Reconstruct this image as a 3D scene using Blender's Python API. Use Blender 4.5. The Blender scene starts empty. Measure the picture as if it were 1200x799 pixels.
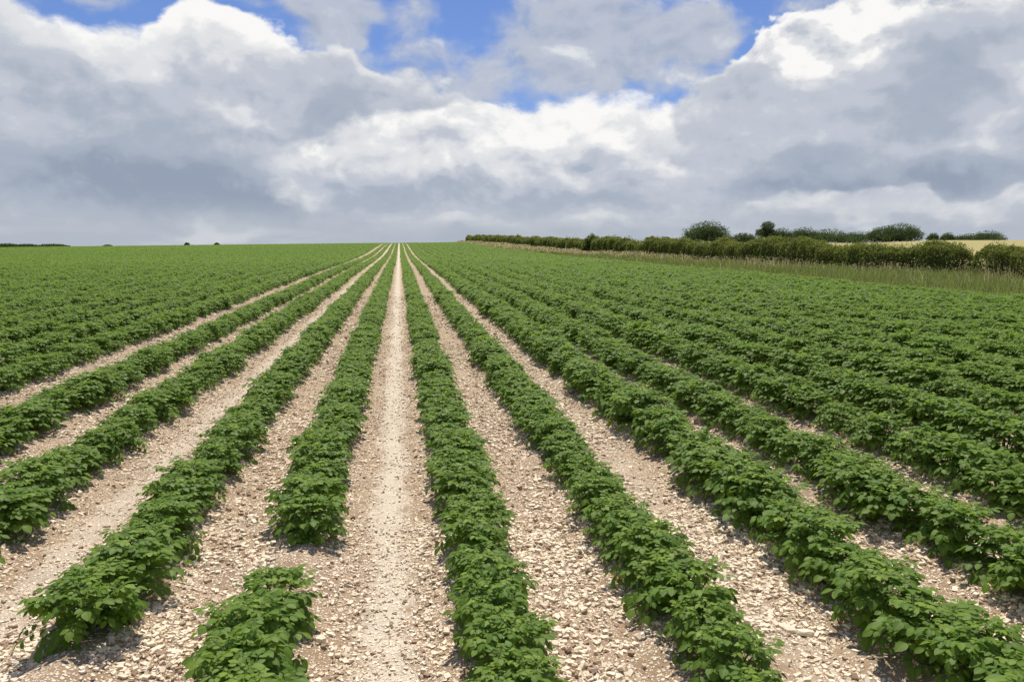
import bpy, math, random
import numpy as np
R = math.radians
scene = bpy.context.scene
COL = scene.collection

# ------------------------------------------------------------------ camera
CAM_H = 1.80
PITCH, YAW, FPX = math.atan(112.5/933.0), math.atan(132/933.0*math.cos(math.atan(112.5/933.0))), 933.0
cam_d = bpy.data.cameras.new('camera')
cam_d.sensor_width = 36.0
cam_d.lens = 36.0*FPX/1200.0
cam_d.clip_start = 0.05
cam_d.clip_end = 20000
cam = bpy.data.objects.new('camera', cam_d)
COL.objects.link(cam)
cam.location = (0, 0, CAM_H)
cam.rotation_euler = (math.pi/2-PITCH, 0, -YAW)
scene.camera = cam

def ray(px, py):
    """direction of a pixel of the 1200x799 photograph"""
    u, v = (px-600)/FPX, (399.5-py)/FPX
    sy, cy, sp, cp = math.sin(YAW), math.cos(YAW), math.sin(PITCH), math.cos(PITCH)
    return np.array([sy*cp+u*cy+v*sy*sp, cy*cp-u*sy+v*cy*sp, -sp+v*cp])

def at(px, py, depth):
    """point seen at a pixel, depth metres along the rows"""
    d = ray(px, py)
    return np.array([0, 0, CAM_H])+d*(depth/d[1])

def azel(px, py):
    d = ray(px, py)
    return math.atan2(d[0], d[1]), math.asin(d[2]/np.linalg.norm(d))

# ------------------------------------------------------------------ node helper
class NT:
    def __init__(s, tree):
        s.t = tree
    def n(s, typ, **kw):
        nd = s.t.nodes.new(typ)
        for k, v in kw.items():
            setattr(nd, k, v)
        return nd
    def put(s, sock, val):
        if isinstance(val, bpy.types.NodeSocket):
            s.t.links.new(val, sock)
        elif val is not None:
            sock.default_value = val
    def m(s, op, a, b=None, c=None, clamp=False):
        nd = s.n('ShaderNodeMath', operation=op, use_clamp=clamp)
        for i, x in enumerate((a, b, c)):
            if x is not None:
                s.put(nd.inputs[i], x)
        return nd.outputs[0]
    def vm(s, op, a, b=None, out=0):
        nd = s.n('ShaderNodeVectorMath', operation=op)
        s.put(nd.inputs[0], a)
        if b is not None:
            s.put(nd.inputs[3 if op == 'SCALE' else 1], b)
        return nd.outputs[out]
    def comb(s, x, y, z=0.0):
        nd = s.n('ShaderNodeCombineXYZ')
        for i, v in enumerate((x, y, z)):
            s.put(nd.inputs[i], v)
        return nd.outputs[0]
    def sep(s, v):
        nd = s.n('ShaderNodeSeparateXYZ')
        s.put(nd.inputs[0], v)
        return nd.outputs
    def noise(s, vec, scale, detail=2, rough=0.5, dist=0.0, out=0, lac=2.0, typ='FBM'):
        nd = s.n('ShaderNodeTexNoise')
        nd.noise_type = typ
        s.put(nd.inputs['Vector'], vec)
        for k, v in (('Scale', scale), ('Detail', detail), ('Roughness', rough), ('Distortion', dist), ('Lacunarity', lac)):
            s.put(nd.inputs[k], v)
        return nd.outputs[out]
    def smooth(s, x, a, b, lo=0.0, hi=1.0):
        nd = s.n('ShaderNodeMapRange', interpolation_type='SMOOTHSTEP')
        for i, v in enumerate((x, a, b, lo, hi)):
            s.put(nd.inputs[i], v)
        return nd.outputs[0]
    def mix(s, f, a, b, blend='MIX'):
        nd = s.n('ShaderNodeMix', data_type='RGBA', blend_type=blend)
        nd.clamp_factor = True
        s.put(nd.inputs[0], f)
        s.put(nd.inputs[6], a if isinstance(a, bpy.types.NodeSocket) else (*a, 1) if len(a) == 3 else a)
        s.put(nd.inputs[7], b if isinstance(b, bpy.types.NodeSocket) else (*b, 1) if len(b) == 3 else b)
        return nd.outputs[2]

# ------------------------------------------------------------------ world: sky and clouds
SUN_AZ, SUN_EL = R(6), R(62)          # sun ahead of the camera along the rows, high
world = bpy.data.worlds.new('World')
scene.world = world
world.use_nodes = True
wt = world.node_tree
wt.nodes.clear()
W = NT(wt)
gen = W.n('ShaderNodeTexCoord').outputs['Generated']
dx, dy, dz = W.sep(gen)
az = W.m('ARCTAN2', dx, dy)
el = W.m('ARCSINE', dz)
sky = W.n('ShaderNodeTexSky', sky_type='NISHITA')
sky.sun_disc = False
sky.sun_elevation = SUN_EL
sky.sun_rotation = SUN_AZ
sky.altitude = 100
sky.air_density, sky.dust_density, sky.ozone_density = 1.0, 0.6, 3.0
# direction stretched so that clouds are wider than tall; a slow warp gives billowing outlines
base = W.comb(az, W.m('MULTIPLY', el, 1.45), W.m('MULTIPLY', W.m('COSINE', az), 0.3))
w1 = W.vm('SCALE', W.vm('SUBTRACT', W.noise(base, 7, 3, 0.55, out=1), (0.5, 0.5, 0.5)), 0.16)
w2 = W.vm('SCALE', W.vm('SUBTRACT', W.noise(base, 26, 4, 0.6, out=1), (0.5, 0.5, 0.5)), 0.045)
warp = W.vm('ADD', W.vm('MULTIPLY', W.vm('ADD', w1, w2), (1, 0.7, 0)), W.comb(az, el, 0.0))
soft = W.vm('ADD', W.vm('SCALE', w1, 0.8), W.comb(az, el, 0.0))

def blob(vec, px, py, rx, ry, power=1.0):
    """1 in the middle of an ellipse of sky, 0 at its rim"""
    a, e = azel(px, py)
    q = W.vm('MULTIPLY', W.vm('SUBTRACT', vec, (a, e, 0)), (FPX/rx, FPX/ry, 0))
    return W.m('SUBTRACT', 1.0, W.vm('LENGTH', q, out=1))

def field(vec, items):
    tot = None
    for (px, py, rx, ry, amp) in items:
        b = W.m('MULTIPLY', W.smooth(blob(vec, px, py, rx, ry), 0.0, 1.0), amp)
        tot = b if tot is None else W.m('ADD', tot, b)
    return tot
def cover(vec, items):
    tot = None
    for (px, py, rx, ry) in items:
        b = blob(vec, px, py, rx, ry)
        tot = b if tot is None else W.m('SMOOTH_MAX', tot, b, 0.15)
    return tot
puff_p = W.vm('ADD', base, W.vm('SCALE', w1, 0.35))
def puffs(shift, scale, dist):
    p = W.vm('ADD', puff_p, shift)
    n0 = W.noise(p, scale, 7, 0.53, dist)
    n1 = W.noise(W.vm('ADD', p, (0.006, 0.019, 0)), scale, 7, 0.53, dist)
    return n0, W.m('SUBTRACT', n0, n1)
puff, relief = puffs((0, 0, 0), 11, 0.1)
puff2, relief2 = puffs((3.1, 1.7, 0.4), 14, 0.15)
fine = W.m('MULTIPLY', W.m('SUBTRACT', W.noise(W.vm('ADD', base, W.vm('SCALE', w2, 1.5)), 34, 6, 0.62), 0.5), 0.20)
def ramp(f, stops):
    nd = W.n('ShaderNodeValToRGB')
    cr = nd.color_ramp
    cr.interpolation = 'EASE'
    while len(cr.elements) < len(stops):
        cr.elements.new(0.5)
    for e, (p, c) in zip(cr.elements, stops):
        e.position = p
        e.color = (*c, 1)
    W.put(nd.inputs[0], f)
    return nd.outputs[0]
STR = 0.10
blue = W.mix(1.0, sky.outputs[0], (0.44, 0.52, 0.74), 'MULTIPLY')
def up(c):
    return W.vm('SCALE', c, 0.73/STR)
CLOUD = [(0.0, (0.31, 0.365, 0.47)), (0.3, (0.41, 0.465, 0.56)), (0.55, (0.545, 0.58, 0.66)), (0.8, (0.76, 0.775, 0.80)), (1.0, (0.98, 0.97, 0.955))]
def layer(under, items, pf, rl, b0, lit, dark, rim=0.22, k=0.62, e0=0.03, e1=0.17, g=1.0, extra=None):
    T = W.m('ADD', cover(warp, items), W.m('MULTIPLY', W.m('SUBTRACT', pf, 0.5), k))
    if extra is not None:
        T = W.m('ADD', T, extra)
    B = W.m('ADD', b0, fine)
    if lit:
        B = W.m('ADD', B, field(warp, lit))
    if dark:
        B = W.m('SUBTRACT', B, field(soft, dark))
    B = W.m('ADD', B, W.smooth(T, e1*.6, .55, rim, -0.02))
    B = W.m('ADD', B, W.m('MULTIPLY', rl, g))
    return W.mix(W.smooth(T, e0, e1), under, up(ramp(B, CLOUD)))
# thin grey veil in front of the blue
veil = field(soft, [(690, 50, 190, 84, 1.2), (385, 20, 90, 70, 1.0), (480, 22, 40, 50, 0.6), (405, 44, 40, 18, 0.8), (160, -14, 200, 24, 0.5), (985, 0, 110, 24, 0.5), (800, 40, 70, 50, .7), (500, 95, 150, 50, .7), (730, 80, 70, 40, .5)])
a_veil = W.m('MULTIPLY', W.smooth(W.m('ADD', veil, W.m('ADD', W.m('MULTIPLY', W.m('SUBTRACT', puff2, 0.5), 1.7), W.m('MULTIPLY', fine, 1.6))), 0.1, 0.75), 0.94)
veil_c = ramp(W.m('ADD', W.m('ADD', 0.5, W.m('MULTIPLY', relief2, 1.3)), W.m('MULTIPLY', W.m('SUBTRACT', puff2, 0.5), 0.9)), [(0, (0.36, 0.42, 0.54)), (0.6, (0.53, 0.57, 0.66)), (1, (0.80, 0.81, 0.83))])
haze_n = W.noise(W.comb(W.m('MULTIPLY', az, 0.45), W.m('MULTIPLY', el, 2.2), 0.0), 9, 6, 0.58, 0.3)
low_b = W.m('ADD', haze_n, field(warp, [(1060, 234, 150, 24, 0.42), (1180, 245, 70, 22, .35), (340, 212, 40, 16, .25), (250, 268, 60, 14, .2), (920, 245, 90, 12, .18), (560, 262, 160, 14, .12)]))
low_c = ramp(low_b, [(0.25, (0.38, 0.43, 0.515)), (0.5, (0.46, 0.505, 0.58)), (0.75, (0.63, 0.655, 0.695)), (1.0, (0.85, 0.85, 0.85))])
a_low = W.m('MULTIPLY', W.smooth(W.m('ADD', el, W.m('MULTIPLY', W.m('SUBTRACT', haze_n, 0.5), 0.05)), 0.010, 0.066, 1.0, 0.0), 0.92)
sky_c = W.mix(a_veil, blue, up(veil_c))
# broken cloud overhead and behind the camera
sky_c = W.mix(W.m('MULTIPLY', W.smooth(el, 0.36, 0.62), W.smooth(W.noise(gen, 2.6, 6, 0.58), 0.44, 0.60)), sky_c, up(ramp(W.m('ADD', 0.62, relief), CLOUD)))
# a grey deck low down, all the way round
sky_c = layer(sky_c, [(600, 262, 40000, 110)], puff, relief, 0.42, None, None, 0.10, 0.5)
# left bank, silver along its top
sky_c = layer(sky_c, [(100, 258, 430, 200), (330, 188, 240, 124), (40, 120, 100, 80), (268, 104, 95, 80), (-240, 170, 320, 190), (470, 165, 130, 84), (400, 120, 80, 60)], puff, relief, 0.47,
              [(90, 45, 150, 60, 0.20), (280, 40, 130, 50, 0.40), (280, 130, 90, 26, 0.36), (410, 45, 45, 20, .4), (60, 150, 90, 36, .14), (340, 190, 60, 26, .2), (215, 75, 130, 40, .14)],
              [(130, 200, 330, 75, 0.30), (300, 238, 460, 36, 0.26), (150, 120, 110, 40, .14), (370, 130, 60, 60, .12)])
# white cumulus in the middle
sky_c = layer(sky_c, [(640, 205, 195, 98), (580, 168, 140, 62), (700, 172, 122, 66), (470, 205, 150, 84), (770, 180, 62, 62)], puff2, relief2, 0.72,
              [(640, 140, 220, 40, 0.30), (790, 170, 44, 60, 0.36), (560, 195, 120, 30, .16), (470, 150, 80, 40, .10)],
              [(690, 188, 70, 26, 0.28), (560, 238, 330, 40, 0.42), (490, 150, 40, 26, .2), (400, 210, 90, 60, .22), (760, 235, 80, 40, .3)], 0.12, 0.60, 0.03, 0.30, 1.1)
# bright far tops at the right, then the grey bank in front of them
sky_c = layer(sky_c, [(1000, 62, 150, 46), (1130, 25, 150, 56), (930, 84, 100, 40), (1230, 30, 160, 60)], puff2, relief2, 0.90, None, [(980, 80, 50, 20, .12)], 0.12, 0.5, 0.02, 0.10, 2.4)
sky_c = layer(sky_c, [(1040, 190, 265, 112), (865, 135, 88, 84), (1130, 108, 120, 96), (1330, 150, 300, 160), (1700, 160, 400, 200), (960, 140, 120, 56)], puff, relief, 0.47,
              [(875, 145, 110, 46, .16), (1175, 110, 80, 60, .20), (950, 165, 120, 30, .10), (1060, 175, 60, 24, .14), (1190, 160, 60, 30, .12)],
              [(1000, 213, 340, 38, 0.36), (1085, 125, 85, 75, .24), (860, 100, 50, 40, .06), (1180, 205, 140, 40, .14)], 0.14, 0.66, 0.03, 0.20)
# sunlit tops low down at the right
sky_c = layer(sky_c, [(1050, 238, 150, 20), (1190, 246, 80, 22), (930, 250, 90, 12)], puff2, relief2, 0.66, None, None, 0.05, 1.1, 0.0, 0.65, 0.9)
c3 = W.mix(a_low, sky_c, up(low_c))
bg = W.n('ShaderNodeBackground')
W.put(bg.inputs[0], c3)
bg.inputs[1].default_value = STR
wo = W.n('ShaderNodeOutputWorld')
wt.links.new(bg.outputs[0], wo.inputs[0])
world.cycles.sampling_method = 'MANUAL'
world.cycles.sample_map_resolution = 512

# ------------------------------------------------------------------ sun and exposure
sun_d = bpy.data.lights.new('sun', 'SUN')
sun_d.energy = 3.7
sun_d.angle = R(0.53)
sun_d.color = (1.0, 0.95, 0.87)
sun = bpy.data.objects.new('sun', sun_d)
COL.objects.link(sun)
sun.rotation_euler = (math.pi/2-SUN_EL, 0, math.pi-SUN_AZ)
scene.view_settings.view_transform = 'Standard'
scene.view_settings.look = 'None'
scene.view_settings.exposure = 0.42
scene.view_settings.gamma = 1.0

# ------------------------------------------------------------------ scene graph helpers
def tag(o, label=None, cat=None, group=None, kind=None):
    for k, v in (('label', label), ('category', cat), ('group', group), ('kind', kind)):
        if v:
            o[k] = v
    return o
def empty(name, loc, rz=0.0):
    o = bpy.data.objects.new(name, None)
    o.empty_display_size = 0.1
    COL.objects.link(o)
    o.location = loc
    o.rotation_euler = (0, 0, rz)
    return o
def mesh_from(name, V, F, smooth=True, attrs=None):
    """V (n,3) array, F (m,k) array of equal-size faces or list of such arrays"""
    me = bpy.data.meshes.new(name)
    V = np.asarray(V, dtype=np.float32)
    Fs = F if isinstance(F, list) else [F]
    me.vertices.add(len(V))
    me.vertices.foreach_set('co', V.ravel())
    flat = np.concatenate([np.asarray(f, dtype=np.int32).ravel() for f in Fs])
    tot = np.concatenate([np.full(len(f), f.shape[1], dtype=np.int32) for f in Fs])
    start = np.concatenate([[0], np.cumsum(tot)[:-1]]).astype(np.int32)
    me.loops.add(len(flat))
    me.loops.foreach_set('vertex_index', flat)
    me.polygons.add(len(tot))
    me.polygons.foreach_set('loop_start', start)
    me.polygons.foreach_set('loop_total', tot)
    me.polygons.foreach_set('use_smooth', np.full(len(tot), smooth, dtype=bool))
    me.update(calc_edges=True)
    for k, arr in (attrs or {}).items():
        at_ = me.attributes.new(k, 'FLOAT', 'POINT')
        at_.data.foreach_set('value', np.asarray(arr, dtype=np.float32))
    return me
def link(name, me, mat, parent=None):
    o = bpy.data.objects.new(name, me)
    if mat is not None and not me.materials:
        me.materials.append(mat)
    COL.objects.link(o)
    if parent is not None:
        o.parent = parent
    return o
def norm(v):
    return v/np.maximum(np.linalg.norm(v, axis=-1, keepdims=True), 1e-9)

def vnoise(x, y, seed=0):
    """smooth value noise, numpy"""
    xi, yi = np.floor(x).astype(np.int64), np.floor(y).astype(np.int64)
    fx, fy = x-xi, y-yi
    fx, fy = fx*fx*(3-2*fx), fy*fy*(3-2*fy)
    def h(a, b):
        n = (a*374761393+b*668265263+seed*982451653) & 0x7fffffff
        n = ((n ^ (n >> 13))*1274126177) & 0x7fffffff
        return ((n ^ (n >> 16)) & 0xffff)/65535.0
    return (h(xi, yi)*(1-fx)+h(xi+1, yi)*fx)*(1-fy)+(h(xi, yi+1)*(1-fx)+h(xi+1, yi+1)*fx)*fy-0.5

# ------------------------------------------------------------------ terrain
ROWS_R = [0.40]
while ROWS_R[-1] < 40:
    ROWS_R.append(ROWS_R[-1]+(0.87 if len(ROWS_R) % 2 else 0.97))
ROWS_L = [-0.60]
while ROWS_L[-1] > -150:
    ROWS_L.append(ROWS_L[-1]-(0.86 if len(ROWS_L) % 2 else 0.98))
ROWS_L[1:4] = [-1.42, -2.44, -3.42]
ROWS_L[4:] = [x-.42 for x in ROWS_L[4:]]
ROWS = np.array(sorted(ROWS_L+ROWS_R))

YS = [-200, 0, 20, 40, 70, 100, 150, 200, 230, 260, 330, 450, 900, 4000]
ZS = [-1.5, 0, .13, .28, .37, .52, 1.28, 2.02, 2.17, 2.05, .6, -5, -25, -60]
YR = [-100, 15, 30, 45, 65, 92, 118, 220, 400]
DR = [-.25, -.25, -.28, -.20, -.1, 0.02, .15, .2, .2]
YF = [-300, 10, 26, 38, 65, 92, 220, 400]
XF = [21, 20.4, 20, 19.3, 18.5, 17.5, 16, 13]       # where the crop ends and the grass begins
YH = [-300, 10, 38, 49, 65, 118, 220, 400]
XH = [34, 31.3, 29.8, 28, 26.5, 23, 19.4, 14]       # line of the hedge
def pl(x, X, Y):
    """smoothed piecewise-linear profile"""
    s = 0
    for d in (-6, -3, 0, 3, 6):
        s = s+np.interp(x+d*np.clip(np.abs(x)/60, .2, 2), X, Y)
    return s/5
def front_x(y):
    return pl(y, YF, XF)
def hedge_x(y):
    return pl(y, YH, XH)
def terrain(x, y):
    z = pl(y, YS, ZS)
    t = np.clip((x-6)/14, 0, 1)
    z = z+t*t*(3-2*t)*pl(y, YR, DR)
    z = z+np.where(x < 0, np.maximum(x, -400)*0.0098*np.clip(y/150, 0, 1.2), 0)
    # the pale field behind the hedge climbs to its own crest
    e = np.clip((x-hedge_x(y)-1.5)/60, 0, 1)
    far = np.interp(np.hypot(x, y), [0, 60, 150, 330, 420, 600, 4000], [0.2, .5, 1.4, 3.35, 2.9, 0, -60])
    far = far*(.72+.28*np.clip((x/np.maximum(y, 1)-.62)/.10, 0, 1))
    return z+(far-z)*(e*e*(3-2*e))*np.where(y > -150, 1, 0)
def row_off(x):
    i = np.clip(np.searchsorted(ROWS, x), 1, len(ROWS)-1)
    a, b = ROWS[i-1], ROWS[i]
    return np.where(np.abs(x-a) < np.abs(x-b), x-a, x-b)
def ground(x, y, rough=True):
    x, y = np.asarray(x, float), np.asarray(y, float)
    z = terrain(x, y)
    near = np.clip((34-np.abs(x))/6, 0, 1)*np.clip((70-y)/30, 0, 1)*np.clip((front_x(y)-x)/.6, 0, 1)
    o = row_off(x)
    z = z+near*(0.105*np.exp(-(o/0.20)**2)-0.03)
    # pressed wheel way up the middle
    if rough:
        k = np.clip((22-y)/10, 0, 1)*near
        z = z+k*(0.030*vnoise(x*5, y*5, 1)+0.018*vnoise(x*13, y*13, 2)+0.012*vnoise(x*28, y*28, 5))
    return z

# ------------------------------------------------------------------ materials
def new_mat(name):
    m = bpy.data.materials.new(name)
    m.use_nodes = True
    m.node_tree.nodes.clear()
    n = NT(m.node_tree)
    out = n.n('ShaderNodeOutputMaterial')
    return m, n, out
def principled(n, col, rough=0.7, spec=0.3, normal=None):
    b = n.n('ShaderNodeBsdfPrincipled')
    n.put(b.inputs['Base Color'], (*col, 1) if isinstance(col, tuple) else col)
    n.put(b.inputs['Roughness'], rough)
    n.put(b.inputs['Specular IOR Level'], spec)
    if normal is not None:
        n.put(b.inputs['Normal'], normal)
    return b
def bump(n, h, strength, dist):
    b = n.n('ShaderNodeBump')
    n.put(b.inputs['Height'], h)
    b.inputs['Strength'].default_value = strength
    b.inputs['Distance'].default_value = dist
    return b.outputs[0]

SOIL_A, SOIL_B = (0.235, 0.155, 0.092), (0.43, 0.305, 0.20)
CHALK_A, CHALK_B = (0.64, 0.50, 0.345), (0.90, 0.785, 0.60)
def mat_soil():
    m, n, out = new_mat('chalky_soil')
    pos = n.n('ShaderNodeNewGeometry').outputs['Position']
    px, py, pz = n.sep(pos)
    flat = n.comb(px, py, 0.0)
    soil = n.mix(n.noise(flat, 9, 5, 0.6), SOIL_A, SOIL_B)
    # chalk crumbs of two sizes: each voronoi cell is a crumb or bare earth
    def crumbs(scale, cover, lo):
        v = n.n('ShaderNodeTexVoronoi', feature='F1')
        n.put(v.inputs['Vector'], n.vm('ADD', flat, n.vm('SCALE', n.noise(flat, scale*0.8, 2, out=1), 0.5/scale)))
        v.inputs['Scale'].default_value = scale
        r = n.sep(v.outputs['Color'])
        on = n.m('MULTIPLY', n.smooth(r[0], n.m('SUBTRACT', 1.0, cover), n.m('SUBTRACT', 1.03, cover)), n.smooth(v.outputs['Distance'], 0.32, 0.5, 1.0, 0.0))
        return on, n.mix(r[1], lo, CHALK_B)
    patch = n.smooth(n.noise(flat, 2.2, 4, 0.6), 0.36, 0.64, 0.48, 0.90)
    # way of the wheels: crushed to a nearly white ribbon
    wob = n.m('MULTIPLY', n.m('SUBTRACT', n.noise(flat, 1.3, 3), 0.5), 0.26)
    fine_w = n.m('MULTIPLY', n.m('SUBTRACT', n.noise(flat, 16, 4, 0.7), 0.5), 0.45)
    def ribbon(x0, half):
        d = n.m('ABSOLUTE', n.m('SUBTRACT', n.m('ADD', px, n.m('ADD', wob, fine_w)), x0))
        return n.smooth(d, half*0.35, half*1.3, 1.0, 0.0)
    rib = n.m('MAXIMUM', ribbon(-0.09, 0.125), n.m('MULTIPLY', ribbon(-1.93, 0.13), 0.65))
    rib = n.m('MAXIMUM', rib, n.m('MULTIPLY', ribbon(1.75, 0.16), 0.25))
    cov = n.m('MAXIMUM', patch, n.m('MULTIPLY', rib, 0.93))
    col = soil
    on2, c2 = crumbs(95, n.m('MULTIPLY', cov, 0.9), CHALK_A)
    col = n.mix(on2, col, c2)
    on1, c1 = crumbs(46, n.m('MULTIPLY', cov, 0.72), CHALK_A)
    col = n.mix(on1, col, c1)
    col = n.mix(n.m('MULTIPLY', rib, 0.60), col, n.mix(n.noise(flat, 40, 3), (0.70, 0.59, 0.44), (0.90, 0.82, 0.67)))
    h = n.m('ADD', n.m('MULTIPLY', on1, 0.6), n.m('ADD', n.m('MULTIPLY', on2, 0.35), n.m('MULTIPLY', n.noise(flat, 60, 4, 0.7), 0.7)))
    b = principled(n, col, 0.95, 0.1, bump(n, h, 0.8, 0.012))
    n.t.links.new(b.outputs[0], out.inputs[0])
    return m
def mat_stone():
    m, n, out = new_mat('chalk_stone')
    g = n.n('ShaderNodeNewGeometry')
    r = g.outputs['Random Per Island']
    col = n.mix(n.smooth(r, 0.10, 0.18), (0.33, 0.225, 0.145), n.mix(n.m('POWER', r, 0.7), CHALK_A, CHALK_B))
    col = n.mix(n.smooth(n.noise(g.outputs['Position'], 45, 4, 0.6), 0.42, 0.72, 0.0, 0.35), col, (0.40, 0.28, 0.185))
    b = principled(n, col, 0.92, 0.12, bump(n, n.noise(g.outputs['Position'], 130, 3), 0.35, 0.004))
    n.t.links.new(b.outputs[0], out.inputs[0])
    return m
def mat_leaf(name, lo, hi, young, trans, tcol, rough=0.42, spec=0.42, attr=True, large=None):
    """thin leaf: diffuse + gloss above, light passing through"""
    m, n, out = new_mat(name)
    g = n.n('ShaderNodeNewGeometry')
    col = n.mix(g.outputs['Random Per Island'], lo, hi)
    oi = n.n('ShaderNodeObjectInfo')
    col = n.mix(n.m('MULTIPLY', oi.outputs['Random'], 0.35), col, lo)
    if large:
        col = n.mix(n.smooth(n.noise(g.outputs['Position'], large[0], 3, 0.6), 0.38, 0.70), col, large[1])
    if attr:
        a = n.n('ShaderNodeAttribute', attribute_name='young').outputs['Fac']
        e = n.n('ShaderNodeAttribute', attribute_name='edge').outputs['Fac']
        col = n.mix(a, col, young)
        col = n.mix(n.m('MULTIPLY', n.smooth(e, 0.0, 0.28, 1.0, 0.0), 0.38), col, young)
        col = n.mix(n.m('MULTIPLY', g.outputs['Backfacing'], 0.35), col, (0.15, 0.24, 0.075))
    b = principled(n, col, rough, spec)
    t = n.n('ShaderNodeBsdfTranslucent')
    n.put(t.inputs[0], n.mix(0.55, col, tcol))
    mx = n.n('ShaderNodeMixShader')
    mx.inputs[0].default_value = trans
    n.t.links.new(b.outputs[0], mx.inputs[1])
    n.t.links.new(t.outputs[0], mx.inputs[2])
    n.t.links.new(mx.outputs[0], out.inputs[0])
    return m
def mat_simple(name, lo, hi, scale, rough=0.85):
    m, n, out = new_mat(name)
    g = n.n('ShaderNodeNewGeometry')
    b = principled(n, n.mix(n.noise(g.outputs['Position'], scale, 5, 0.6), lo, hi), rough, 0.2)
    n.t.links.new(b.outputs[0], out.inputs[0])
    return m
M_SOIL = mat_soil()
M_STONE = mat_stone()
M_POTATO = mat_leaf('potato_leaf', (0.089, 0.169, 0.022), (0.163, 0.270, 0.040), (0.285, 0.39, 0.06), 0.44, (0.38, 0.58, 0.04), 0.53, 0.20, large=(0.12, (0.116, 0.200, 0.034)))
M_YELLOW = mat_leaf('yellowing_leaf', (0.27, 0.29, 0.05), (0.40, 0.36, 0.08), (0.42, 0.38, 0.09), 0.3, (0.6, 0.5, 0.06))
M_STEM = mat_simple('potato_stem', (0.09, 0.15, 0.04), (0.16, 0.22, 0.07), 20, 0.6)

# ------------------------------------------------------------------ the ground, one sheet to the horizon
def axis(stops):
    a = []
    for (lo, hi, step) in stops:
        a.append(np.arange(lo, hi-1e-6, step))
    return np.concatenate(a)
def grid(name, xs, ys, mat, zf):
    X, Y = np.meshgrid(xs, ys)
    V = np.stack([X, Y, zf(X, Y)], -1).reshape(-1, 3)
    nx = len(xs)
    i = (np.arange(len(ys)-1)[:, None]*nx+np.arange(nx-1)[None, :]).ravel()
    F = np.stack([i, i+1, i+1+nx, i+nx], 1)
    o = link(name, mesh_from(name, V, F), mat)
    return o
gx = np.concatenate([-np.geomspace(3000, 40, 26)[:-1], axis([(-40, -9, .12), (-9, 9, .045), (9, 36, .12)]), np.geomspace(36, 3000, 60)])
gy = np.concatenate([-np.geomspace(600, 4, 14)[:-1], axis([(-4, 2, .3), (2, 9, .045), (9, 16, .09), (16, 30, .25), (30, 70, 1.2)]), np.geomspace(70, 4000, 90)])
tag(grid('field_soil', gx, gy, M_SOIL, ground), kind='structure')

# ------------------------------------------------------------------ potato plants
def tube_pts(P, r0, r1, sides=4):
    P = np.asarray(P, float)
    n = len(P)
    T = norm(np.gradient(P, axis=0))
    ref = np.where(np.abs(T[:, 2:3]) > 0.9, np.array([[1., 0, 0]]), np.array([[0, 0, 1.]]))
    A = norm(np.cross(T, ref)); B = np.cross(T, A)
    r = np.linspace(r0, r1, n)[:, None]
    ang = np.arange(sides)*2*math.pi/sides
    V = (P[:, None, :]+r[:, None]*(np.cos(ang)[None, :, None]*A[:, None]+np.sin(ang)[None, :, None]*B[:, None])).reshape(-1, 3)
    F = []
    for i in range(n-1):
        for k in range(sides):
            a, b = i*sides+k, i*sides+(k+1) % sides
            F.append((a, b, b+sides, a+sides))
    return V, np.array(F)
class Bag:
    def __init__(s):
        s.V, s.F, s.n, s.A = [], [], 0, {}
    def add(s, V, F, **attrs):
        s.V.append(np.asarray(V, float)); s.F.append(np.asarray(F)+s.n); s.n += len(V)
        for k, v in attrs.items():
            s.A.setdefault(k, []).append(np.broadcast_to(v, (len(V),)))
    def mesh(s, name, smooth=True):
        by = {}
        for f in s.F:
            by.setdefault(f.shape[1], []).append(f)
        return mesh_from(name, np.concatenate(s.V), [np.concatenate(v) for v in by.values()], smooth, {k: np.concatenate(v) for k, v in s.A.items()})

T5 = np.array([0, .22, .5, .78, 1.0]); W5 = np.array([.10, .80, 1.0, .66, .03])
T3 = np.array([0, .45, 1.0]); W3 = np.array([.15, 1.0, .05])
def leaflet(p, axis_, nrm, L, Wd, fine, rng, fold=0.30, droop=0.20):
    t, w = (T5, W5) if fine else (T3, W3)
    side = np.cross(axis_, nrm)
    mid = p+np.outer(t*L, axis_)-np.outer(droop*L*t*t, nrm)
    wv = (w*Wd*0.5)[:, None]
    up = fold*wv*nrm-0.35*wv*(t[:, None]-.3)*nrm
    a, b = rng.uniform(-.25, .25, 2)
    l = mid-side*wv+up*(1+a); r = mid+side*wv+up*(1+b)
    V = np.concatenate([l, mid, r])
    k = len(t)
    i = np.arange(k-1)
    F = np.concatenate([np.stack([i, i+k, i+k+1, i+1], 1), np.stack([i+k, i+2*k, i+2*k+1, i+k+1], 1)])
    edge = np.concatenate([np.ones(k), np.zeros(k), np.ones(k)])
    return V, F, edge
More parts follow.
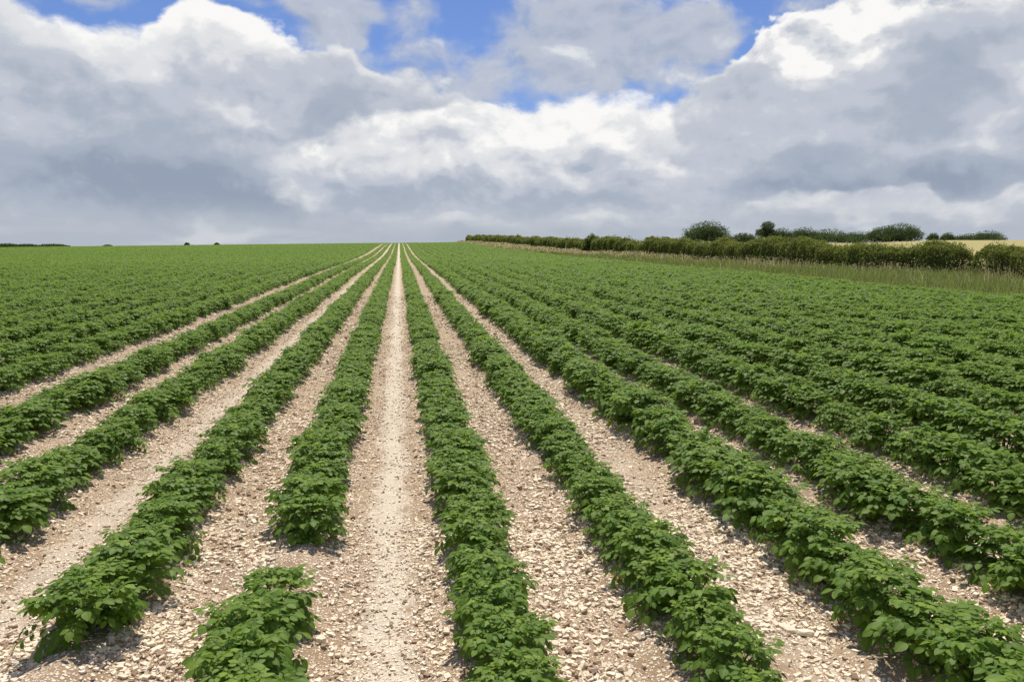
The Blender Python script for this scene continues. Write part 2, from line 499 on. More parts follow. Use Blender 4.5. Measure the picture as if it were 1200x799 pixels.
def compound_leaf(bag, sbag, p0, az_, e0, L, rng, fine, pairs, size, young):
    """potato leaf: a rachis with paired leaflets and a larger one at the tip"""
    n = 6
    s = np.linspace(0, 1, n)
    e = e0-(0.55+rng.uniform(0, .55))*s
    d = np.stack([np.cos(az_)*np.cos(e), np.sin(az_)*np.cos(e), np.sin(e)], 1)
    P = p0+np.concatenate([[np.zeros(3)], np.cumsum(d[:-1]*L/(n-1), axis=0)])
    hs = np.array([-math.sin(az_), math.cos(az_), 0])
    if sbag is not None:
        V, F = tube_pts(P, .0022, .0011, 3)
        sbag.add(V, F)
    def frame(q):
        i = min(int(q*(n-1)), n-2)
        f = q*(n-1)-i
        T = norm(d[i]*(1-f)+d[i+1]*f)
        N = norm(np.cross(T, hs)) if np.cross(T, hs)[2] > 0 else -norm(np.cross(T, hs))
        return P[i]*(1-f)+P[i+1]*f, T, N
    p, T, N = frame(.999)
    tilt = rng.normal(0, .2)
    V, F, ed = leaflet(p-T*.004, norm(T-0.15*N), norm(N+tilt*hs), size*1.25, size*.92, fine, rng, droop=.22)
    bag.add(V, F, edge=ed, young=young)
    qs = {3: (.40, .64, .87), 2: (.5, .82), 1: (.7,)}[pairs]
    for j, q in enumerate(qs):
        p, T, N = frame(q)
        sz = size*(.72+.33*q)*rng.uniform(.85, 1.1)
        for sg in (-1, 1):
            a = rng.uniform(.85, 1.2)
            ax = norm(math.cos(a)*T+sg*math.sin(a)*hs-rng.uniform(.0, .35)*N)
            nn = norm(N-np.dot(N, ax)*ax+rng.normal(0, .22)*np.cross(N, ax))
            V, F, ed = leaflet(p+ax*.006, ax, nn, sz, sz*.70, fine, rng)
            bag.add(V, F, edge=ed, young=young*rng.uniform(.7, 1))
def potato(seed, level):
    """level 0: near plant, 1: middle distance, 2: far"""
    rng = np.random.default_rng(seed)
    bag, sbag = Bag(), Bag()
    nleaf, pairs, size, fine = ((104, 3, .041, True), (44, 2, .064, False), (26, 1, .095, False))[level]
    ns = 7
    tips = []
    for i in range(ns):
        a = i*2*math.pi/ns+rng.uniform(-.3, .3)
        r = rng.uniform(.04, .125) if i else .01
        h = rng.uniform(.17, .235)*(1-.3*r/.125)
        tip = np.array([math.cos(a)*r, math.sin(a)*r*1.15, h+.03])
        b = np.array([math.cos(a)*.03, math.sin(a)*.03, -.02])
        P = [b, b*.5+tip*.5+np.array([0, 0, .03]), tip]
        tips.append((b, tip, a))
        if level == 0:
            V, F = tube_pts(P, .0055, .0035, 5)
            sbag.add(V, F)
    for k in range(nleaf):
        b, tip, sa = tips[k % ns]
        q = rng.uniform(.02, 1.0)**.8
        p = b*(1-q)+tip*q+np.array([0, 0, .03*4*q*(1-q)])
        a = sa+rng.normal(0, 1.0) if q < .85 else rng.uniform(0, 6.283)
        e = .12+.80*q+rng.normal(0, .25)
        L = rng.uniform(.11, .165)*(1.45-.82*q)
        yg = max(0, (q-.78)/.22)*rng.uniform(0.1, .9)*(1, .7, .25)[level]
        compound_leaf(bag, sbag if level == 0 else None, p, a, e, L, rng, fine, pairs, size*rng.uniform(.8, 1.2)*(1.15-.38*q), yg)
    for tipset in tips if level == 0 else ():          # tight young tuft at each growing tip
        for j in range(3):
            compound_leaf(bag, None, tipset[1], rng.uniform(0, 6.28), rng.uniform(.7, 1.2), rng.uniform(.04, .07), rng, fine, 2, .030, rng.uniform(.4, 1))
    return bag, sbag
NPROTO = 9
protos, mids, fars = [], [], []
for s in range(NPROTO):
    b, sb = potato(100+s, 0)
    me, sm = b.mesh('potato_foliage'), sb.mesh('potato_stems')
    me.materials.append(M_POTATO); sm.materials.append(M_STEM)
    protos.append((me, sm))
for s in range(6):
    me = potato(200+s, 1)[0].mesh('potato_middle'); me.materials.append(M_POTATO); mids.append(me)
for s in range(5):
    # two neighbours in one
    b = Bag()
    for dy in (-.15, .15):
        q, _ = potato(300+s*2+int(dy > 0), 2)
        n0 = b.n
        b.V += [v+np.array([0, dy, 0]) for v in q.V]; b.F += [f+n0 for f in q.F]; b.n += q.n
        for k, v in q.A.items():
            b.A.setdefault(k, []).extend(v)
    me = b.mesh('potato_far'); me.materials.append(M_POTATO); fars.append(me)

# where every plant of the field stands
rng = np.random.default_rng(7)
def project(P):
    d = P-np.array([0, 0, CAM_H])
    sy, cy, sp, cp = math.sin(YAW), math.cos(YAW), math.sin(PITCH), math.cos(PITCH)
    u = d[..., 0]*cy-d[..., 1]*sy
    w = d[..., 0]*sy*cp+d[..., 1]*cy*cp-d[..., 2]*sp
    v = d[..., 0]*sy*sp+d[..., 1]*cy*sp+d[..., 2]*cp
    return 600+FPX*u/w, 399.5-FPX*v/w, w
GAPS = {-0.60: [(3.70, 4.62)], -1.42: [(-9, 3.42)], -2.44: [(-9, 3.3)]}
plants = []                               # row x, x, y, scale
for xr in ROWS:
    y = 1.4 if abs(xr) < 6 else (2.0 if abs(xr) < 14 else 10)
    holes = [h for k, v in GAPS.items() if abs(k-xr) < .05 for h in v]
    lim = 236
    while y < lim:
        far = y > 62
        step = .60 if far else .275
        yy = y+rng.normal(0, .03)
        xx = xr+rng.normal(0, .022)
        ok = not any(a < yy < b for a, b in holes) and xx < front_x(np.array(yy))-.25 and not (rng.random() < .012)
        if xx < -yy*.52-4.5 or xx > yy*.95+6.0:
            ok = False
        if ok:
            big = 0.92+.13*vnoise(np.array(xr*1.7), np.array(yy*1.1), 3)*2
            big *= (0.98 if yy < 4.4 else (1.04 if yy < 7 else 1.09))*(1.19 if xr > 1.6 else (1.06 if xr < -4 else 1))*(1.10 if yy < 4.6 and -1.5 < xr < 0 else 1)
            plants.append((xr, xx, yy, big*rng.uniform(.84, 1.13)))
        y += step*rng.uniform(.9, 1.1)
plants = np.array(plants)
PZ = ground(plants[:, 1], plants[:, 2], False)
qx, qy, qw = project(np.stack([plants[:, 1], plants[:, 2], PZ+.22], 1))
inview = (qw > .3) & (qx > -35) & (qx < 1235) & (qy < 840) & (qy > 200)
dist = np.hypot(plants[:, 1], plants[:, 2])
order = np.argsort(np.where(inview, dist, 1e9))
chosen = order[:300]
is_thing = np.zeros(len(plants), bool); is_thing[chosen] = True

ORD = ['', 'first', 'second', 'third', 'fourth', 'fifth', 'sixth', 'seventh', 'eighth', 'ninth', 'tenth', 'eleventh', 'twelfth', 'thirteenth', 'fourteenth',
       'fifteenth', 'sixteenth', 'seventeenth', 'eighteenth', 'nineteenth']
TENS = {20: ('twentieth', 'twenty'), 30: ('thirtieth', 'thirty'), 40: ('fortieth', 'forty'), 50: ('fiftieth', 'fifty')}
def ordinal(k):
    if k < 20:
        return ORD[k]
    t = k//10*10
    return TENS[t][0] if k == t else TENS[t][1]+'-'+ORD[k-t]
def row_phrase(xr):
    side = ROWS_R if xr > 0 else ROWS_L
    k = int(np.argmin(np.abs(np.array(side)-xr)))+1
    return ordinal(k)+' row '+('right' if xr > 0 else 'left')+' of the central chalk path'
leaf_b = Bag()
lr = np.random.default_rng(5)
compound_leaf(leaf_b, None, np.zeros(3), 0.0, .1, .09, lr, True, 2, .058, 0.0)
yellow_me = leaf_b.mesh('yellow_leaf'); yellow_me.materials.append(M_YELLOW)
for xr in ROWS:
    idx = [i for i in chosen if abs(plants[i, 0]-xr) < 1e-6]
    idx.sort(key=lambda i: plants[i, 2])
    for k, i in enumerate(idx, 1):
        _, x, y, sc = plants[i]
        o = empty('potato_plant', (x, y, PZ[i]+.005), rng.uniform(0, 6.283))
        o.scale = (sc*rng.uniform(.92, 1.06),)*2+(sc*rng.uniform(.72, .90),)
        me, sm = protos[rng.integers(NPROTO)]
        link('foliage', me, None, o)
        link('stems', sm, None, o)
        phrase = row_phrase(xr)
        lab = f'green potato plant, {ordinal(k)} nearest in the {phrase}'
        if k == 1:
            lab = f'green potato plant nearest the viewer in the {phrase}'
        if (xr > 0 and rng.random() < .045):
            yl = link('yellow_leaf', yellow_me, None, o)
            side = -1 if xr > 0 else 1
            a = (math.pi if side < 0 else 0)+rng.normal(0, .7)-o.rotation_euler.z
            yl.location = (math.cos(a)*.19, math.sin(a)*.17, .05)
            yl.scale = (.62,)*3
            yl.rotation_euler = (0, .25, a)
            yl['label'] = 'yellowing lower leaf'
        tag(o, lab, 'potato plant', 'potato plants in the '+phrase)

# the rest of the field: one mass of thousands of plants
def scatter_tree(name, meshes, seed):
    lib = bpy.data.collections.new(name+'_kinds')
    for k, me in enumerate(meshes):
        lib.objects.link(bpy.data.objects.new(f'{name}_kind', me))
    ng = bpy.data.node_groups.new(name, 'GeometryNodeTree')
    ng.interface.new_socket('Geometry', in_out='INPUT', socket_type='NodeSocketGeometry')
    ng.interface.new_socket('Geometry', in_out='OUTPUT', socket_type='NodeSocketGeometry')
    a, b = ng.nodes.new('NodeGroupInput'), ng.nodes.new('NodeGroupOutput')
    ci = ng.nodes.new('GeometryNodeCollectionInfo')
    ci.inputs['Collection'].default_value = lib
    ci.inputs['Separate Children'].default_value = True
    ci.inputs['Reset Children'].default_value = True
    ip = ng.nodes.new('GeometryNodeInstanceOnPoints')
    ip.inputs['Pick Instance'].default_value = True
    def attr(nm, typ):
        nd = ng.nodes.new('GeometryNodeInputNamedAttribute'); nd.data_type = typ
        nd.inputs['Name'].default_value = nm
        return nd.outputs['Attribute']
    ng.links.new(a.outputs[0], ip.inputs['Points'])
    ng.links.new(ci.outputs[0], ip.inputs['Instance'])
    ng.links.new(attr('pick', 'INT'), ip.inputs['Instance Index'])
    ng.links.new(attr('rot', 'FLOAT_VECTOR'), ip.inputs['Rotation'])
    ng.links.new(attr('size', 'FLOAT_VECTOR'), ip.inputs['Scale'])
    ng.links.new(ip.outputs[0], b.inputs[0])
    return ng
def scatter(name, P, rot, size, pick, meshes, parent=None):
    me = bpy.data.meshes.new(name)
    me.vertices.add(len(P)); me.vertices.foreach_set('co', np.asarray(P, np.float32).ravel())
    for nm, typ, key, arr in (('pick', 'INT', 'value', pick.astype(np.int32)), ('rot', 'FLOAT_VECTOR', 'vector', rot.astype(np.float32).ravel()), ('size', 'FLOAT_VECTOR', 'vector', size.astype(np.float32).ravel())):
        at_ = me.attributes.new(nm, typ, 'POINT'); at_.data.foreach_set(key, arr)
    o = bpy.data.objects.new(name, me); COL.objects.link(o)
    md = o.modifiers.new('scatter', 'NODES'); md.node_group = scatter_tree(name, meshes, 0)
    return o
rest = ~is_thing
allm = [p[0] for p in protos]+mids+fars
y_ = plants[:, 2]
pick = np.where(dist < 24, rng.integers(0, NPROTO, len(plants)), np.where(y_ <= 62, NPROTO+rng.integers(0, len(mids), len(plants)), NPROTO+len(mids)+rng.integers(0, len(fars), len(plants))))
rz = np.where(y_ > 62, rng.integers(0, 2, len(plants))*math.pi+rng.normal(0, .15, len(plants)), rng.uniform(0, 6.283, len(plants)))
rot = np.stack([np.zeros(len(plants)), np.zeros(len(plants)), rz], 1)
sc3 = np.stack([plants[:, 3]*1.05, plants[:, 3]*1.05, plants[:, 3]*rng.uniform(.74, .92, len(plants))], 1)
P = np.stack([plants[:, 1], plants[:, 2], PZ+.005], 1)
crop = scatter('potato_crop', P[rest], rot[rest], sc3[rest], pick[rest], allm)
tag(crop, 'green potato crop in long rows filling the field to the skyline', 'crop', kind='stuff')

# ------------------------------------------------------------------ chalk stones
def stones_mesh(P, size, rng):
    n = len(P)
    c = np.array([(x, y, z) for z in (-1, 1) for y in (-1, 1) for x in (-1, 1)], float)
    c = c[None]*rng.uniform(.45, 1.0, (n, 8, 3))
    c *= np.stack([rng.uniform(.7, 1.25, n), rng.uniform(.5, .95, n), rng.uniform(.28, .62, n)], 1)[:, None]*size[:, None, None]*.5*1.3
    a = rng.uniform(0, 6.283, n); t = rng.normal(0, .35, n)
    x = c[..., 0]*np.cos(t)[:, None]-c[..., 2]*np.sin(t)[:, None]; z = c[..., 0]*np.sin(t)[:, None]+c[..., 2]*np.cos(t)[:, None]
    y = c[..., 1]
    X = x*np.cos(a)[:, None]-y*np.sin(a)[:, None]; Y = x*np.sin(a)[:, None]+y*np.cos(a)[:, None]
    V = np.stack([X, Y, z], -1)+P[:, None]
    f = np.array([(0, 2, 3, 1), (4, 5, 7, 6), (0, 1, 5, 4), (2, 6, 7, 3), (0, 4, 6, 2), (1, 3, 7, 5)])
    F = (f[None]+(np.arange(n)*8)[:, None, None]).reshape(-1, 4)
    return V.reshape(-1, 3), F
def stone_field(lo, hi, dens, smin, smax, seed):
    r = np.random.default_rng(seed)
    x0, x1 = -hi*.52-.8, hi*.92+.8
    n = int(dens*(x1-x0)*(hi-lo))
    x, y = r.uniform(x0, x1, n), r.uniform(lo, hi, n)
    keep = (x > -y*.52-.9) & (x < y*.92+1.0) & (np.abs(row_off(x)) > .10) & (x < front_x(y)-.2)
    pat = vnoise(x*2.1, y*2.1, 9)+.5*vnoise(x*6, y*6, 10)+.5
    rib = np.exp(-((x+.09)/.20)**2)+.7*np.exp(-((x+1.98)/.18)**2)
    shoulder = np.where(np.abs(x+.09) < .45, 1-np.clip((np.abs(x+.09)-.16)/.14, 0, 1)*.72, 1)
    pat = vnoise(x*1.5, y*1.1, 9)*1.3+.7*vnoise(x*5, y*5, 10)+.55
    keep &= r.random(n) < np.clip((.06+.88*pat)*shoulder*(1-.40*np.clip(rib, 0, 1))+.16*rib, .05, 1)
    x, y = x[keep], y[keep]
    s = smin+(smax-smin)*r.random(len(x))**3.4
    s *= 1-.45*np.clip(rib[keep], 0, 1)
    z = ground(x, y)+s*.10
    return np.stack([x, y, z], 1), s
SV, SF, k0 = [], [], 0
for args in ((1.6, 5.0, 8500, .005, .034, 1), (5.0, 8.5, 4000, .008, .036, 2), (8.5, 14, 1300, .014, .042, 3), (14, 26, 220, .03, .065, 4)):
    Pq, s = stone_field(*args)
    V, F = stones_mesh(Pq, s, np.random.default_rng(args[-1]+50))
    SV.append(V); SF.append(F+k0); k0 += len(V)
tag(link('chalk_stones', mesh_from('chalk_stones', np.concatenate(SV), np.concatenate(SF), False), M_STONE),
    'cream chalk stones strewn over the bare soil between the rows', 'stones', kind='stuff')

def on_ground(px, py):
    d = ray(px, py)
    t = 2.0
    for _ in range(30):
        p = np.array([0, 0, CAM_H])+d*t
        t += (p[2]-float(ground(p[0], p[1])))/-d[2]*.8
    return p
def slab(name, label, px, py, L, Wd, H, rz, tilt, seed, cat='stone'):
    r = np.random.default_rng(seed)
    k = 11
    a = np.sort(np.arange(k)*2*math.pi/k+r.uniform(-.2, .2, k))
    rad = r.uniform(.78, 1.08, k)
    rim = np.stack([np.cos(a)*rad*L/2, np.sin(a)*rad*Wd/2], 1)
    rings = [(0.92, -.5), (1.0, -.1), (.98, .22), (.86, .46)]
    V = [np.concatenate([rim*s_*r.uniform(.96, 1.04, (k, 1)), np.full((k, 1), z_*H)+r.normal(0, .06*H, (k, 1))], 1) for s_, z_ in rings]
    V = np.concatenate(V+[np.array([[0, 0, -.5*H], [0, 0, .5*H]])])
    quads = np.array([(i*k+j, i*k+(j+1) % k, (i+1)*k+(j+1) % k, (i+1)*k+j) for i in range(3) for j in range(k)])
    tris = np.array([(4*k, (j+1) % k, j) for j in range(k)]+[(4*k+1, 3*k+j, 3*k+(j+1) % k) for j in range(k)])
    p = on_ground(px, py)
    o = link(name, mesh_from(name, V, [quads, tris], False), M_STONE)
    o.location = (p[0], p[1], p[2]+H*.42)
    o.rotation_euler = (tilt, tilt*.5, rz)
    return tag(o, label, cat, kind='thing')
slab('stone_slab', 'long flat tan stone slab lying between the second and third right rows', 922, 738, .115, .050, .022, -.75, .20, 1)
slab('stone_slab', 'wider flat stone slab touching the right end of the long tan one', 944, 743, .095, .060, .022, -.35, -.15, 2)
slab('chalk_stone', 'pale oval chalk stone beside the left foot of the second row right of the path', 738, 731, .060, .042, .030, .9, .1, 3)
slab('chalk_stone', 'white chalk lump at the right foot of the cut off row in front', 376, 753, .050, .045, .032, .3, .1, 4)


# ------------------------------------------------------------------ leaf masses: hedges, shrubs, trees
def leaf_cards(P, size, rng, up=0.08, aspect=0.62):
    """one folded leaf or leaf spray at every point"""
    n = len(P)
    N = norm(rng.normal(0, 1, (n, 3))+np.array([0, 0, up]))
    A = norm(np.cross(N, rng.normal(0, 1, (n, 3))))
    B = np.cross(N, A)
    s = size[:, None]
    base, tip = P-A*s*.5, P+A*s*.5-N*s*.12
    l, r = P+B*s*.5*aspect+N*s*.10, P-B*s*.5*aspect+N*s*.10
    V = np.stack([base, l, tip, r], 1).reshape(-1, 3)
    i = np.arange(n)*4
    return V, np.concatenate([np.stack([i, i+1, i+2], 1), np.stack([i, i+2, i+3], 1)])
M_HEDGE = mat_leaf('hedge_leaf', (0.085, 0.115, 0.026), (0.185, 0.210, 0.048), (0.36, 0.34, 0.080), 0.38, (0.28, 0.36, 0.04), 0.6, 0.2, large=(0.22, (0.165, 0.165, 0.05)))
M_SHRUB = mat_leaf('shrub_leaf', (0.10, 0.135, 0.030), (0.20, 0.225, 0.05), (0.36, 0.36, 0.08), 0.42, (0.22, 0.30, 0.03), 0.6, 0.2)
M_TREE = mat_leaf('tree_leaf', (0.070, 0.098, 0.042), (0.128, 0.165, 0.064), (0.19, 0.22, 0.075), 0.30, (0.12, 0.19, 0.03), 0.65, 0.2)
M_TREE_PALE = mat_leaf('pale_tree_leaf', (0.075, 0.105, 0.045), (0.125, 0.160, 0.070), (0.18, 0.21, 0.08), 0.28, (0.14, 0.2, 0.05), 0.65, 0.2)
M_BARK = mat_simple('bark', (0.07, 0.055, 0.042), (0.15, 0.12, 0.095), 6)
M_GRASS = mat_leaf('verge_grass', (0.080, 0.138, 0.034), (0.145, 0.205, 0.055), (0.25, 0.275, 0.09), 0.42, (0.40, 0.46, 0.10), 0.6, 0.2, large=(0.35, (0.20, 0.215, 0.08)))
M_DRY = mat_leaf('dry_grass', (0.46, 0.38, 0.20), (0.62, 0.53, 0.32), (0.5, 0.42, 0.26), 0.5, (0.7, 0.58, 0.30), 0.7, 0.15)

def hedge_part(y0, y1, height, half, seed, density=1.0, taper=0.5):
    """leaf positions of a hedge running along hedge_x between two distances"""
    r = np.random.default_rng(seed)
    n_try = 0
    out, sz, yg = [], [], []
    ys = np.arange(y0, y1, .5)
    for ya in ys:
        d = max(ya, 30)*1.15
        s = np.clip(.035+.00105*d, .07, .28)
        cnt = int(density*.5*(2*height+2*half)*2.9/(.36*s*s))
        y = r.uniform(ya, min(ya+.5, y1), cnt)
        e = np.clip(np.minimum(y-y0, y1-y)/taper, 0, 1)**.5
        lump = 1+.9*vnoise(y*.33, y*0+seed, seed)+.7*vnoise(y*1.3, y*0+3, seed+1)
        h = height*np.where(y > 100, .93, 1)*(.62+.40*lump*.9)*(.74+.26*e)
        a = r.uniform(-.12, math.pi+.12, cnt)
        q = 1-.75*r.random(cnt)**2.2*np.where(r.random(cnt) < .7, .35, 1)
        ca, sa = np.cos(a), np.sin(a)
        # squarish section
        m = np.maximum(np.abs(ca), np.abs(sa))**.55
        lz = .85*vnoise(y*1.5+5, sa*2.2+ca*1.3, seed+4)+.5*vnoise(y*6, sa*5+ca*2, seed+5)
        w = half*(1+.6*lz)*(.66+.34*e)
        x = hedge_x(y)+ca/m*q*w*.95
        zz = np.clip(sa/m*q*(1+.14*lz)*1.0, -.05, 1.18)*h
        zz = np.where(r.random(cnt) < .45, zz+np.where(sa > .55, np.minimum(r.exponential(.07, cnt), .16)*np.clip(1+2.5*vnoise(y*2.9, y*0, seed+9), .1, 1.8), 0), zz)
        out.append(np.stack([x, y, terrain(x, y)+.06+np.maximum(zz, 0)], 1))
        sz.append(s*r.choice([.6, .8, 1.0, 1.5], cnt))
        yg.append(np.clip((zz/h-.62)/.35, 0, 1)*r.random(cnt)+.55*np.clip(vnoise(y*.35, y*0, seed+8)*2.2, 0, 1)*r.random(cnt))
    return np.concatenate(out), np.concatenate(sz), np.concatenate(yg), r
def hedge_thing(name, cat, label, y0, y1, height, half, seed, mat, density=1.0, taper=0.5, stem_to=95):
    P, s, yg, r = hedge_part(y0, y1, height, half, seed, density, taper)
    ym = (y0+y1)/2 if y1 < 70 else y0
    b = np.array([float(hedge_x(np.array(ym))), ym, 0.0]); b[2] = float(terrain(b[0], b[1]))
    o = empty(name, b)
    # whippy young shoots standing up out of the top
    m = int((min(y1, 110)-y0)*9)
    ysh = r.uniform(y0+.3, min(y1, 110)-.2, m)
    hs = r.exponential(.17, m)+.08
    xs = hedge_x(ysh)+r.uniform(-.6, .6, m)*half
    zs = terrain(xs, ysh)+height*(.80+.16*r.random(m))
    lean = r.normal(0, .18, (m, 2))
    for q in np.linspace(.1, 1.25, 7):
        Q = np.stack([xs+lean[:, 0]*hs*q, ysh+lean[:, 1]*hs*q, zs+hs*q], 1)+r.normal(0, .02, (m, 3))
        P = np.concatenate([P, Q]); s = np.concatenate([s, np.maximum(.07, .0011*ysh)*(1.25-.5*q)]); yg = np.concatenate([yg, r.uniform(.4, 1, m)])
    V, F = leaf_cards(P-b, s, r)
    link('foliage', mesh_from('hedge_foliage', V, F, True, {'young': np.repeat(yg, 4), 'edge': np.ones(len(V))}), mat, o)
    bag = Bag()
    for y in np.arange(y0+.15, min(y1, stem_to), .33):
        for k in range(2):
            x = float(hedge_x(np.array(y)))+r.uniform(-.3, .3)*half; z = float(terrain(np.array(x), np.array(y)))
            p = np.array([x, y, z-.1])
            V, F = tube_pts([p, p+[r.normal(0, .1), r.normal(0, .12), height*.45], p+[r.normal(0, .3), r.normal(0, .3), height*.9]]-b, .035, .012, 4)
            bag.add(V, F)
    link('stems', bag.mesh('hedge_stems'), M_BARK, o)
    return tag(o, label, cat)
hedge_thing('hedge', 'hedge', 'long clipped hawthorn hedge running from the skyline down the right side of the crop', 48.3, 226, 1.76, .85, 11, M_HEDGE)
hedge_thing('hawthorn_bush', 'bush', 'broad dark hawthorn bush standing between two gaps at the near end of the hedge', 38.6, 46.8, 1.80, .95, 12, M_HEDGE, 1.0, .7)
hedge_thing('hawthorn_bush', 'bush', 'dark hawthorn bush cut off by the right edge of the picture', 25.5, 37.4, 1.78, .95, 13, M_HEDGE, 1.0, .7)
hedge_thing('shrub', 'shrub', 'low yellow-green shrub filling the gap at the near end of the long hedge', 46.2, 48.9, 1.35, .6, 14, M_SHRUB, .55, .8)

def lobes_cloud(lobes, cnt, r, fill=0.70, flat=True):
    """points through a crown made of several uneven lobes (x, y, z, rx, ry, rz)"""
    L = np.array(lobes)
    w = L[:, 3]*L[:, 5]
    k = r.choice(len(L), cnt, p=w/w.sum())
    d = norm(r.normal(0, 1, (cnt, 3)))
    q = np.where(r.random(cnt) < fill, r.random(cnt)**.36, r.uniform(.70, 1.0, cnt))
    bump_ = 1+.13*np.sin(d[:, 0]*5+k)*np.sin(d[:, 2]*6+k*2)+.10*np.sin(d[:, 1]*11+d[:, 2]*9+k)
    return L[k, :3]+d*q[:, None]*L[k, 3:]*bump_[:, None]
def tree(name, cat, label, px, top, width, depth, seed, mat, shape='round', group=None, leaf=.36, cnt=3600, trunk=True, sink=0.0):
    r = np.random.default_rng(seed)
    c = at(px, top, depth)
    g = float(terrain(c[0], c[1]))
    H = c[2]-g
    Wd = width/FPX*depth/math.cos(math.atan2(c[0], c[1]))**0.0
    o = empty(name, (c[0], c[1], g))
    Wd *= 1.12
    lobes = []
    low = -.10
    n = {'round': 22, 'wide': 26, 'open': 15, 'bush': 12}[shape]
    for i in range(n):
        a = r.uniform(0, 6.283)
        rad = Wd*.38*math.sqrt(r.random())
        t = r.random()
        zc = H*(low+.25+.45*t)
        fall = 1-.45*max(0, t-.45)/.55
        sx = Wd*r.uniform(.09, .20)*(.8 if shape == 'open' else 1)
        sz = H*r.uniform(.10, .20)*(.75 if shape == 'open' else 1)
        lobes.append((math.cos(a)*rad*fall*1.05, math.sin(a)*rad*fall, min(zc, H-sz), sx, sx, sz))
    if shape != 'open':
        lobes.append((0, 0, H*.56, Wd*.36, Wd*.34, H*.38))
        lobes.append((Wd*.24, 0, H*.34, Wd*.28, Wd*.28, H*.38)); lobes.append((-Wd*.24, 0, H*.34, Wd*.28, Wd*.28, H*.38))
    else:
        lobes.append((0, 0, H*.75, Wd*.25, Wd*.2, H*.22)); lobes.append((-Wd*.2, 0, H*.45, Wd*.25, Wd*.2, H*.22))
    P = lobes_cloud(lobes, int(cnt*3.4), r)
    P = P[P[:, 2] > .1]
    s = leaf*r.uniform(.6, 1.4, len(P))
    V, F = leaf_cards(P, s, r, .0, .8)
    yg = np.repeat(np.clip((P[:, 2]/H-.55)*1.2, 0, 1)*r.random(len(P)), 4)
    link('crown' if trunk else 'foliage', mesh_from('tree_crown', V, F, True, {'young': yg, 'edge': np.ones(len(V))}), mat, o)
    bag = Bag()
    rt = max(.10, Wd*.035)
    V, F = tube_pts([(0, 0, -.6), (0, 0, H*.18), (Wd*.02, 0, H*.42), (0, 0, H*.7)], rt, rt*.3, 7)
    bag.add(V, F)
    for (lx, ly, lz, *_) in lobes[:7]:
        V, F = tube_pts([(0, 0, H*r.uniform(.16, .36)), (lx*.5, ly*.5, lz*.75), (lx, ly, lz)], rt*.4, rt*.12, 5)
        bag.add(V, F)
    link('trunk' if trunk else 'stems', bag.mesh('tree_trunk'), M_BARK, o)
    return tag(o, label, cat, group)
G1 = 'trees on the skyline beyond the hedge'
tree('tree', 'tree', 'dark round tree standing alone above the hedge, leftmost of the distant trees', 829, 257, 54, 255, 21, M_TREE, 'round', G1, cnt=4200)
tree('tree', 'tree', 'small pale low tree between the lone round tree and the tall open one', 872, 272, 30, 300, 22, M_TREE_PALE, 'bush', G1, cnt=1500)
tree('tree', 'tree', 'pale open crowned tree rising above its dark neighbours beyond the hedge', 900, 258.5, 32, 285, 23, M_TREE_PALE, 'open', G1, cnt=2300)
tree('tree', 'tree', 'dark rounded tree touching the right side of the pale open one', 915, 266, 32, 292, 24, M_TREE, 'round', G1, cnt=2200)
tree('tree', 'tree', 'dark dome shaped tree, second right of the pale open one', 942, 265, 40, 300, 25, M_TREE, 'round', G1, cnt=2600)
tree('tree', 'tree', 'wide low tree with a flat sloping top in the middle of the distant row', 970, 267, 56, 305, 26, M_TREE, 'wide', G1, cnt=2800)
tree('tree', 'tree', 'lowest broad tree in the dip left of the big double dome', 1006, 270.5, 64, 310, 27, M_TREE, 'wide', G1, cnt=2600)
tree('tree', 'tree', 'smaller left half of the big double domed clump above the hedge', 1035, 263.5, 36, 290, 28, M_TREE, 'round', G1, cnt=2600)
tree('tree', 'tree', 'large right half of the big double domed clump above the hedge', 1056, 260, 54, 285, 29, M_TREE, 'wide', G1, cnt=4000)
tree('tree', 'tree', 'small round tree just right of the big double domed clump', 1094, 271.5, 14, 330, 30, M_TREE, 'round', G1, cnt=1100)
tree('tree', 'tree', 'small round tree on the pale field, second right of the double clump', 1111, 271.5, 18, 332, 31, M_TREE, 'round', G1, cnt=1300)
tree('tree', 'tree', 'low spreading tree beside the tallest one at the far right', 1136, 273, 40, 335, 32, M_TREE, 'wide', G1, cnt=1800)
tree('tree', 'tree', 'flat topped tree, rightmost and tallest of the far right trees', 1159, 269, 42, 333, 33, M_TREE, 'wide', G1, cnt=2200)
tree('shrub', 'shrub', 'taller shrub growing out of the long hedge top', 695, 273.5, 24, 99, 34, M_SHRUB, 'bush', None, .17, 3000, False)
G2 = 'far shrubs on the left skyline'
tree('shrub', 'shrub', 'dark far shrub at the left edge of the picture', 6, 285.3, 30, 236, 41, M_TREE, 'wide', G2, .4, 1500, False)
tree('shrub', 'shrub', 'low dark shrub in the far left thicket, beside the leftmost one', 31, 286.0, 26, 238, 42, M_TREE, 'wide', G2, .4, 1400, False)
tree('shrub', 'shrub', 'low dark shrub at the right end of the far left thicket', 62, 285.8, 30, 240, 43, M_TREE, 'wide', G2, .4, 1500, False)
tree('shrub', 'shrub', 'barely visible shrub on the skyline right of the far left thicket', 126, 286.8, 9, 240, 44, M_TREE, 'bush', G2, .35, 500, False)
tree('shrub', 'shrub', 'tiny dark shrub alone on the skyline, left one of a pair', 219, 284.3, 5, 238, 45, M_TREE, 'bush', G2, .35, 600, False)
tree('shrub', 'shrub', 'tiny dark shrub alone on the skyline, right one of a pair', 254, 284.4, 5, 238, 46, M_TREE, 'bush', G2, .35, 600, False)

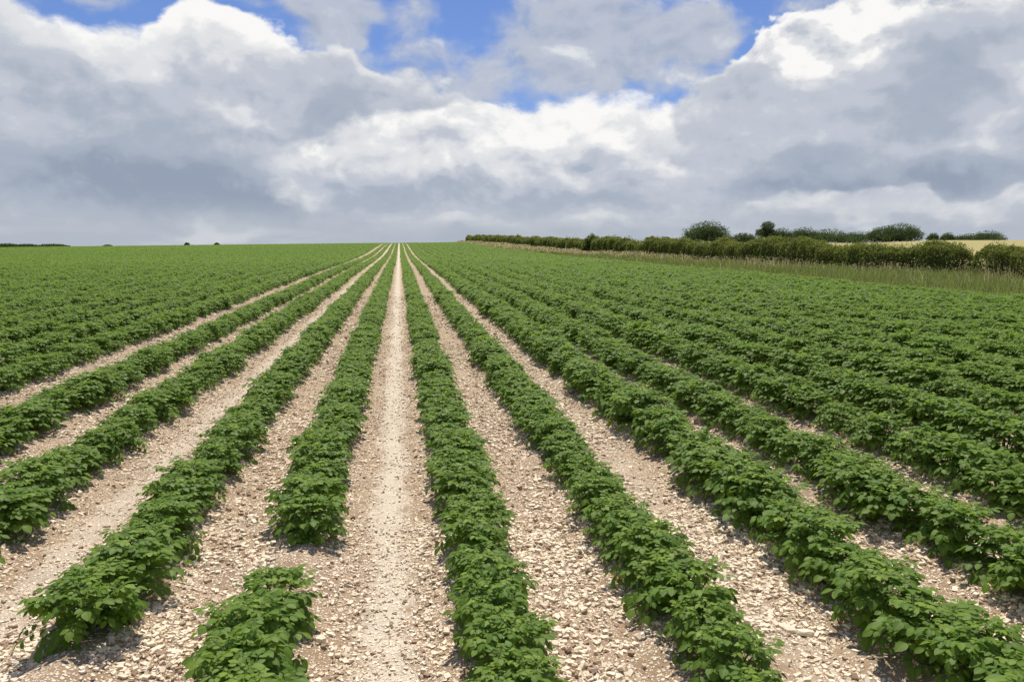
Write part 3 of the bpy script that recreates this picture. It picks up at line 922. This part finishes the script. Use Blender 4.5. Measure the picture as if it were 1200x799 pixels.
# ------------------------------------------------------------------ grass verge and the pale field beyond
def strip(name, ys, x0f, x1f, nx, lift, mat):
    T = np.linspace(0, 1, nx)
    Y = np.repeat(ys[:, None], nx, 1)
    X = x0f(ys)[:, None]*(1-T)+x1f(ys)[:, None]*T
    V = np.stack([X, Y, ground(X, Y, False)+lift], -1).reshape(-1, 3)
    i = (np.arange(len(ys)-1)[:, None]*nx+np.arange(nx-1)[None, :]).ravel()
    return link(name, mesh_from(name, V, np.stack([i, i+1, i+1+nx, i+nx], 1)), mat)
M_VERGE = mat_simple('verge_turf', (0.12, 0.135, 0.05), (0.30, 0.26, 0.13), 1.4)
M_PALE = mat_simple('ripening_field', (0.29, 0.25, 0.085), (0.40, 0.335, 0.12), 0.10)
tag(strip('grass_verge', np.arange(6, 232, 1.0), front_x, lambda y: hedge_x(y)+2.2, 20, .05, M_VERGE), kind='structure')
tag(strip('ripening_field', np.concatenate([np.arange(6, 120, 2.0), np.geomspace(120, 420, 60)]), lambda y: hedge_x(y)+2.2, lambda y: hedge_x(y)+700, 160, .10, M_PALE), kind='structure')

def blades(P, h, w, rng, lean=.35):
    n = len(P)
    a = rng.uniform(0, 6.283, n)
    side = np.stack([np.cos(a), np.sin(a), np.zeros(n)], 1)*w[:, None]*.5
    ld = np.stack([np.cos(a+1.2), np.sin(a+1.2), np.zeros(n)], 1)*(h*rng.normal(0, lean, n))[:, None]
    up = np.array([0, 0, 1.])*h[:, None]
    V = np.stack([P-side, P+side, P+side*.85+up*.55+ld*.3, P-side*.85+up*.55+ld*.3, P+up+ld], 1).reshape(-1, 3)
    i = np.arange(n)*5
    return V, [np.stack([i, i+1, i+2, i+3], 1), np.stack([i+3, i+2, i+4], 1)]
def grass_patch(dens, hmin, hmax, seed, dry):
    r = np.random.default_rng(seed)
    Ps, hs, ws = [], [], []
    for (ya, yb, k, w) in ((12, 40, 1.0, .016), (40, 62, .75, .022), (62, 100, .40, .04), (100, 150, .2, .075), (150, 226, .12, .12)):
        n = int(dens*k*(yb-ya)*11)
        y = r.uniform(ya, yb, n); t = r.random(n)
        x = front_x(y)-.1+t*(hedge_x(y)+.6-front_x(y))
        width = hedge_x(y)-front_x(y)
        keep = r.random(n) < width/11+.1
        p = vnoise(x*.45, y*.28, seed)+.5
        if dry:
            keep &= r.random(n) < np.clip((t-.42)*1.4+(y-65)/90, .03, 1)*np.clip(.2+p, 0, 1)
        x, y, t, p = x[keep], y[keep], t[keep], p[keep]
        Ps.append(np.stack([x, y, terrain(x, y)+.03], 1))
        hs.append((hmin+(hmax-hmin)*r.random(len(x)))*(.62+.6*p)*np.clip(.35+t*3, .35, 1)*np.where(y > 90, .75, 1))
        ws.append(np.full(len(x), w)*r.uniform(.7, 1.4, len(x)))
    P, h, w = np.concatenate(Ps), np.concatenate(hs), np.concatenate(ws)
    V, F = blades(P, h, w, r)
    A = {'young': np.repeat(r.random(len(P))*.5, 5), 'edge': np.ones(len(V))}
    if dry:                      # a feathery head on each stalk
        tip = V.reshape(-1, 5, 3)[:, 4]
        V2, F2 = leaf_cards(tip, w*4.5, r, 0, .3)
        F = [F[0], np.concatenate([F[1], F2+len(V)])]
        V = np.concatenate([V, V2])
        A = {'young': np.zeros(len(V)), 'edge': np.ones(len(V))}
    return mesh_from('grass', V, F, True, A)
tag(link('verge_grass', grass_patch(130, .25, .55, 71, False), M_GRASS), 'rough green grass on the verge between the crop and the hedge', 'grass', kind='stuff')
tag(link('dry_grass', grass_patch(75, .40, .72, 72, True), M_DRY), 'buff seed heads and dry stalks in the grass below the hedge', 'grass', kind='stuff')
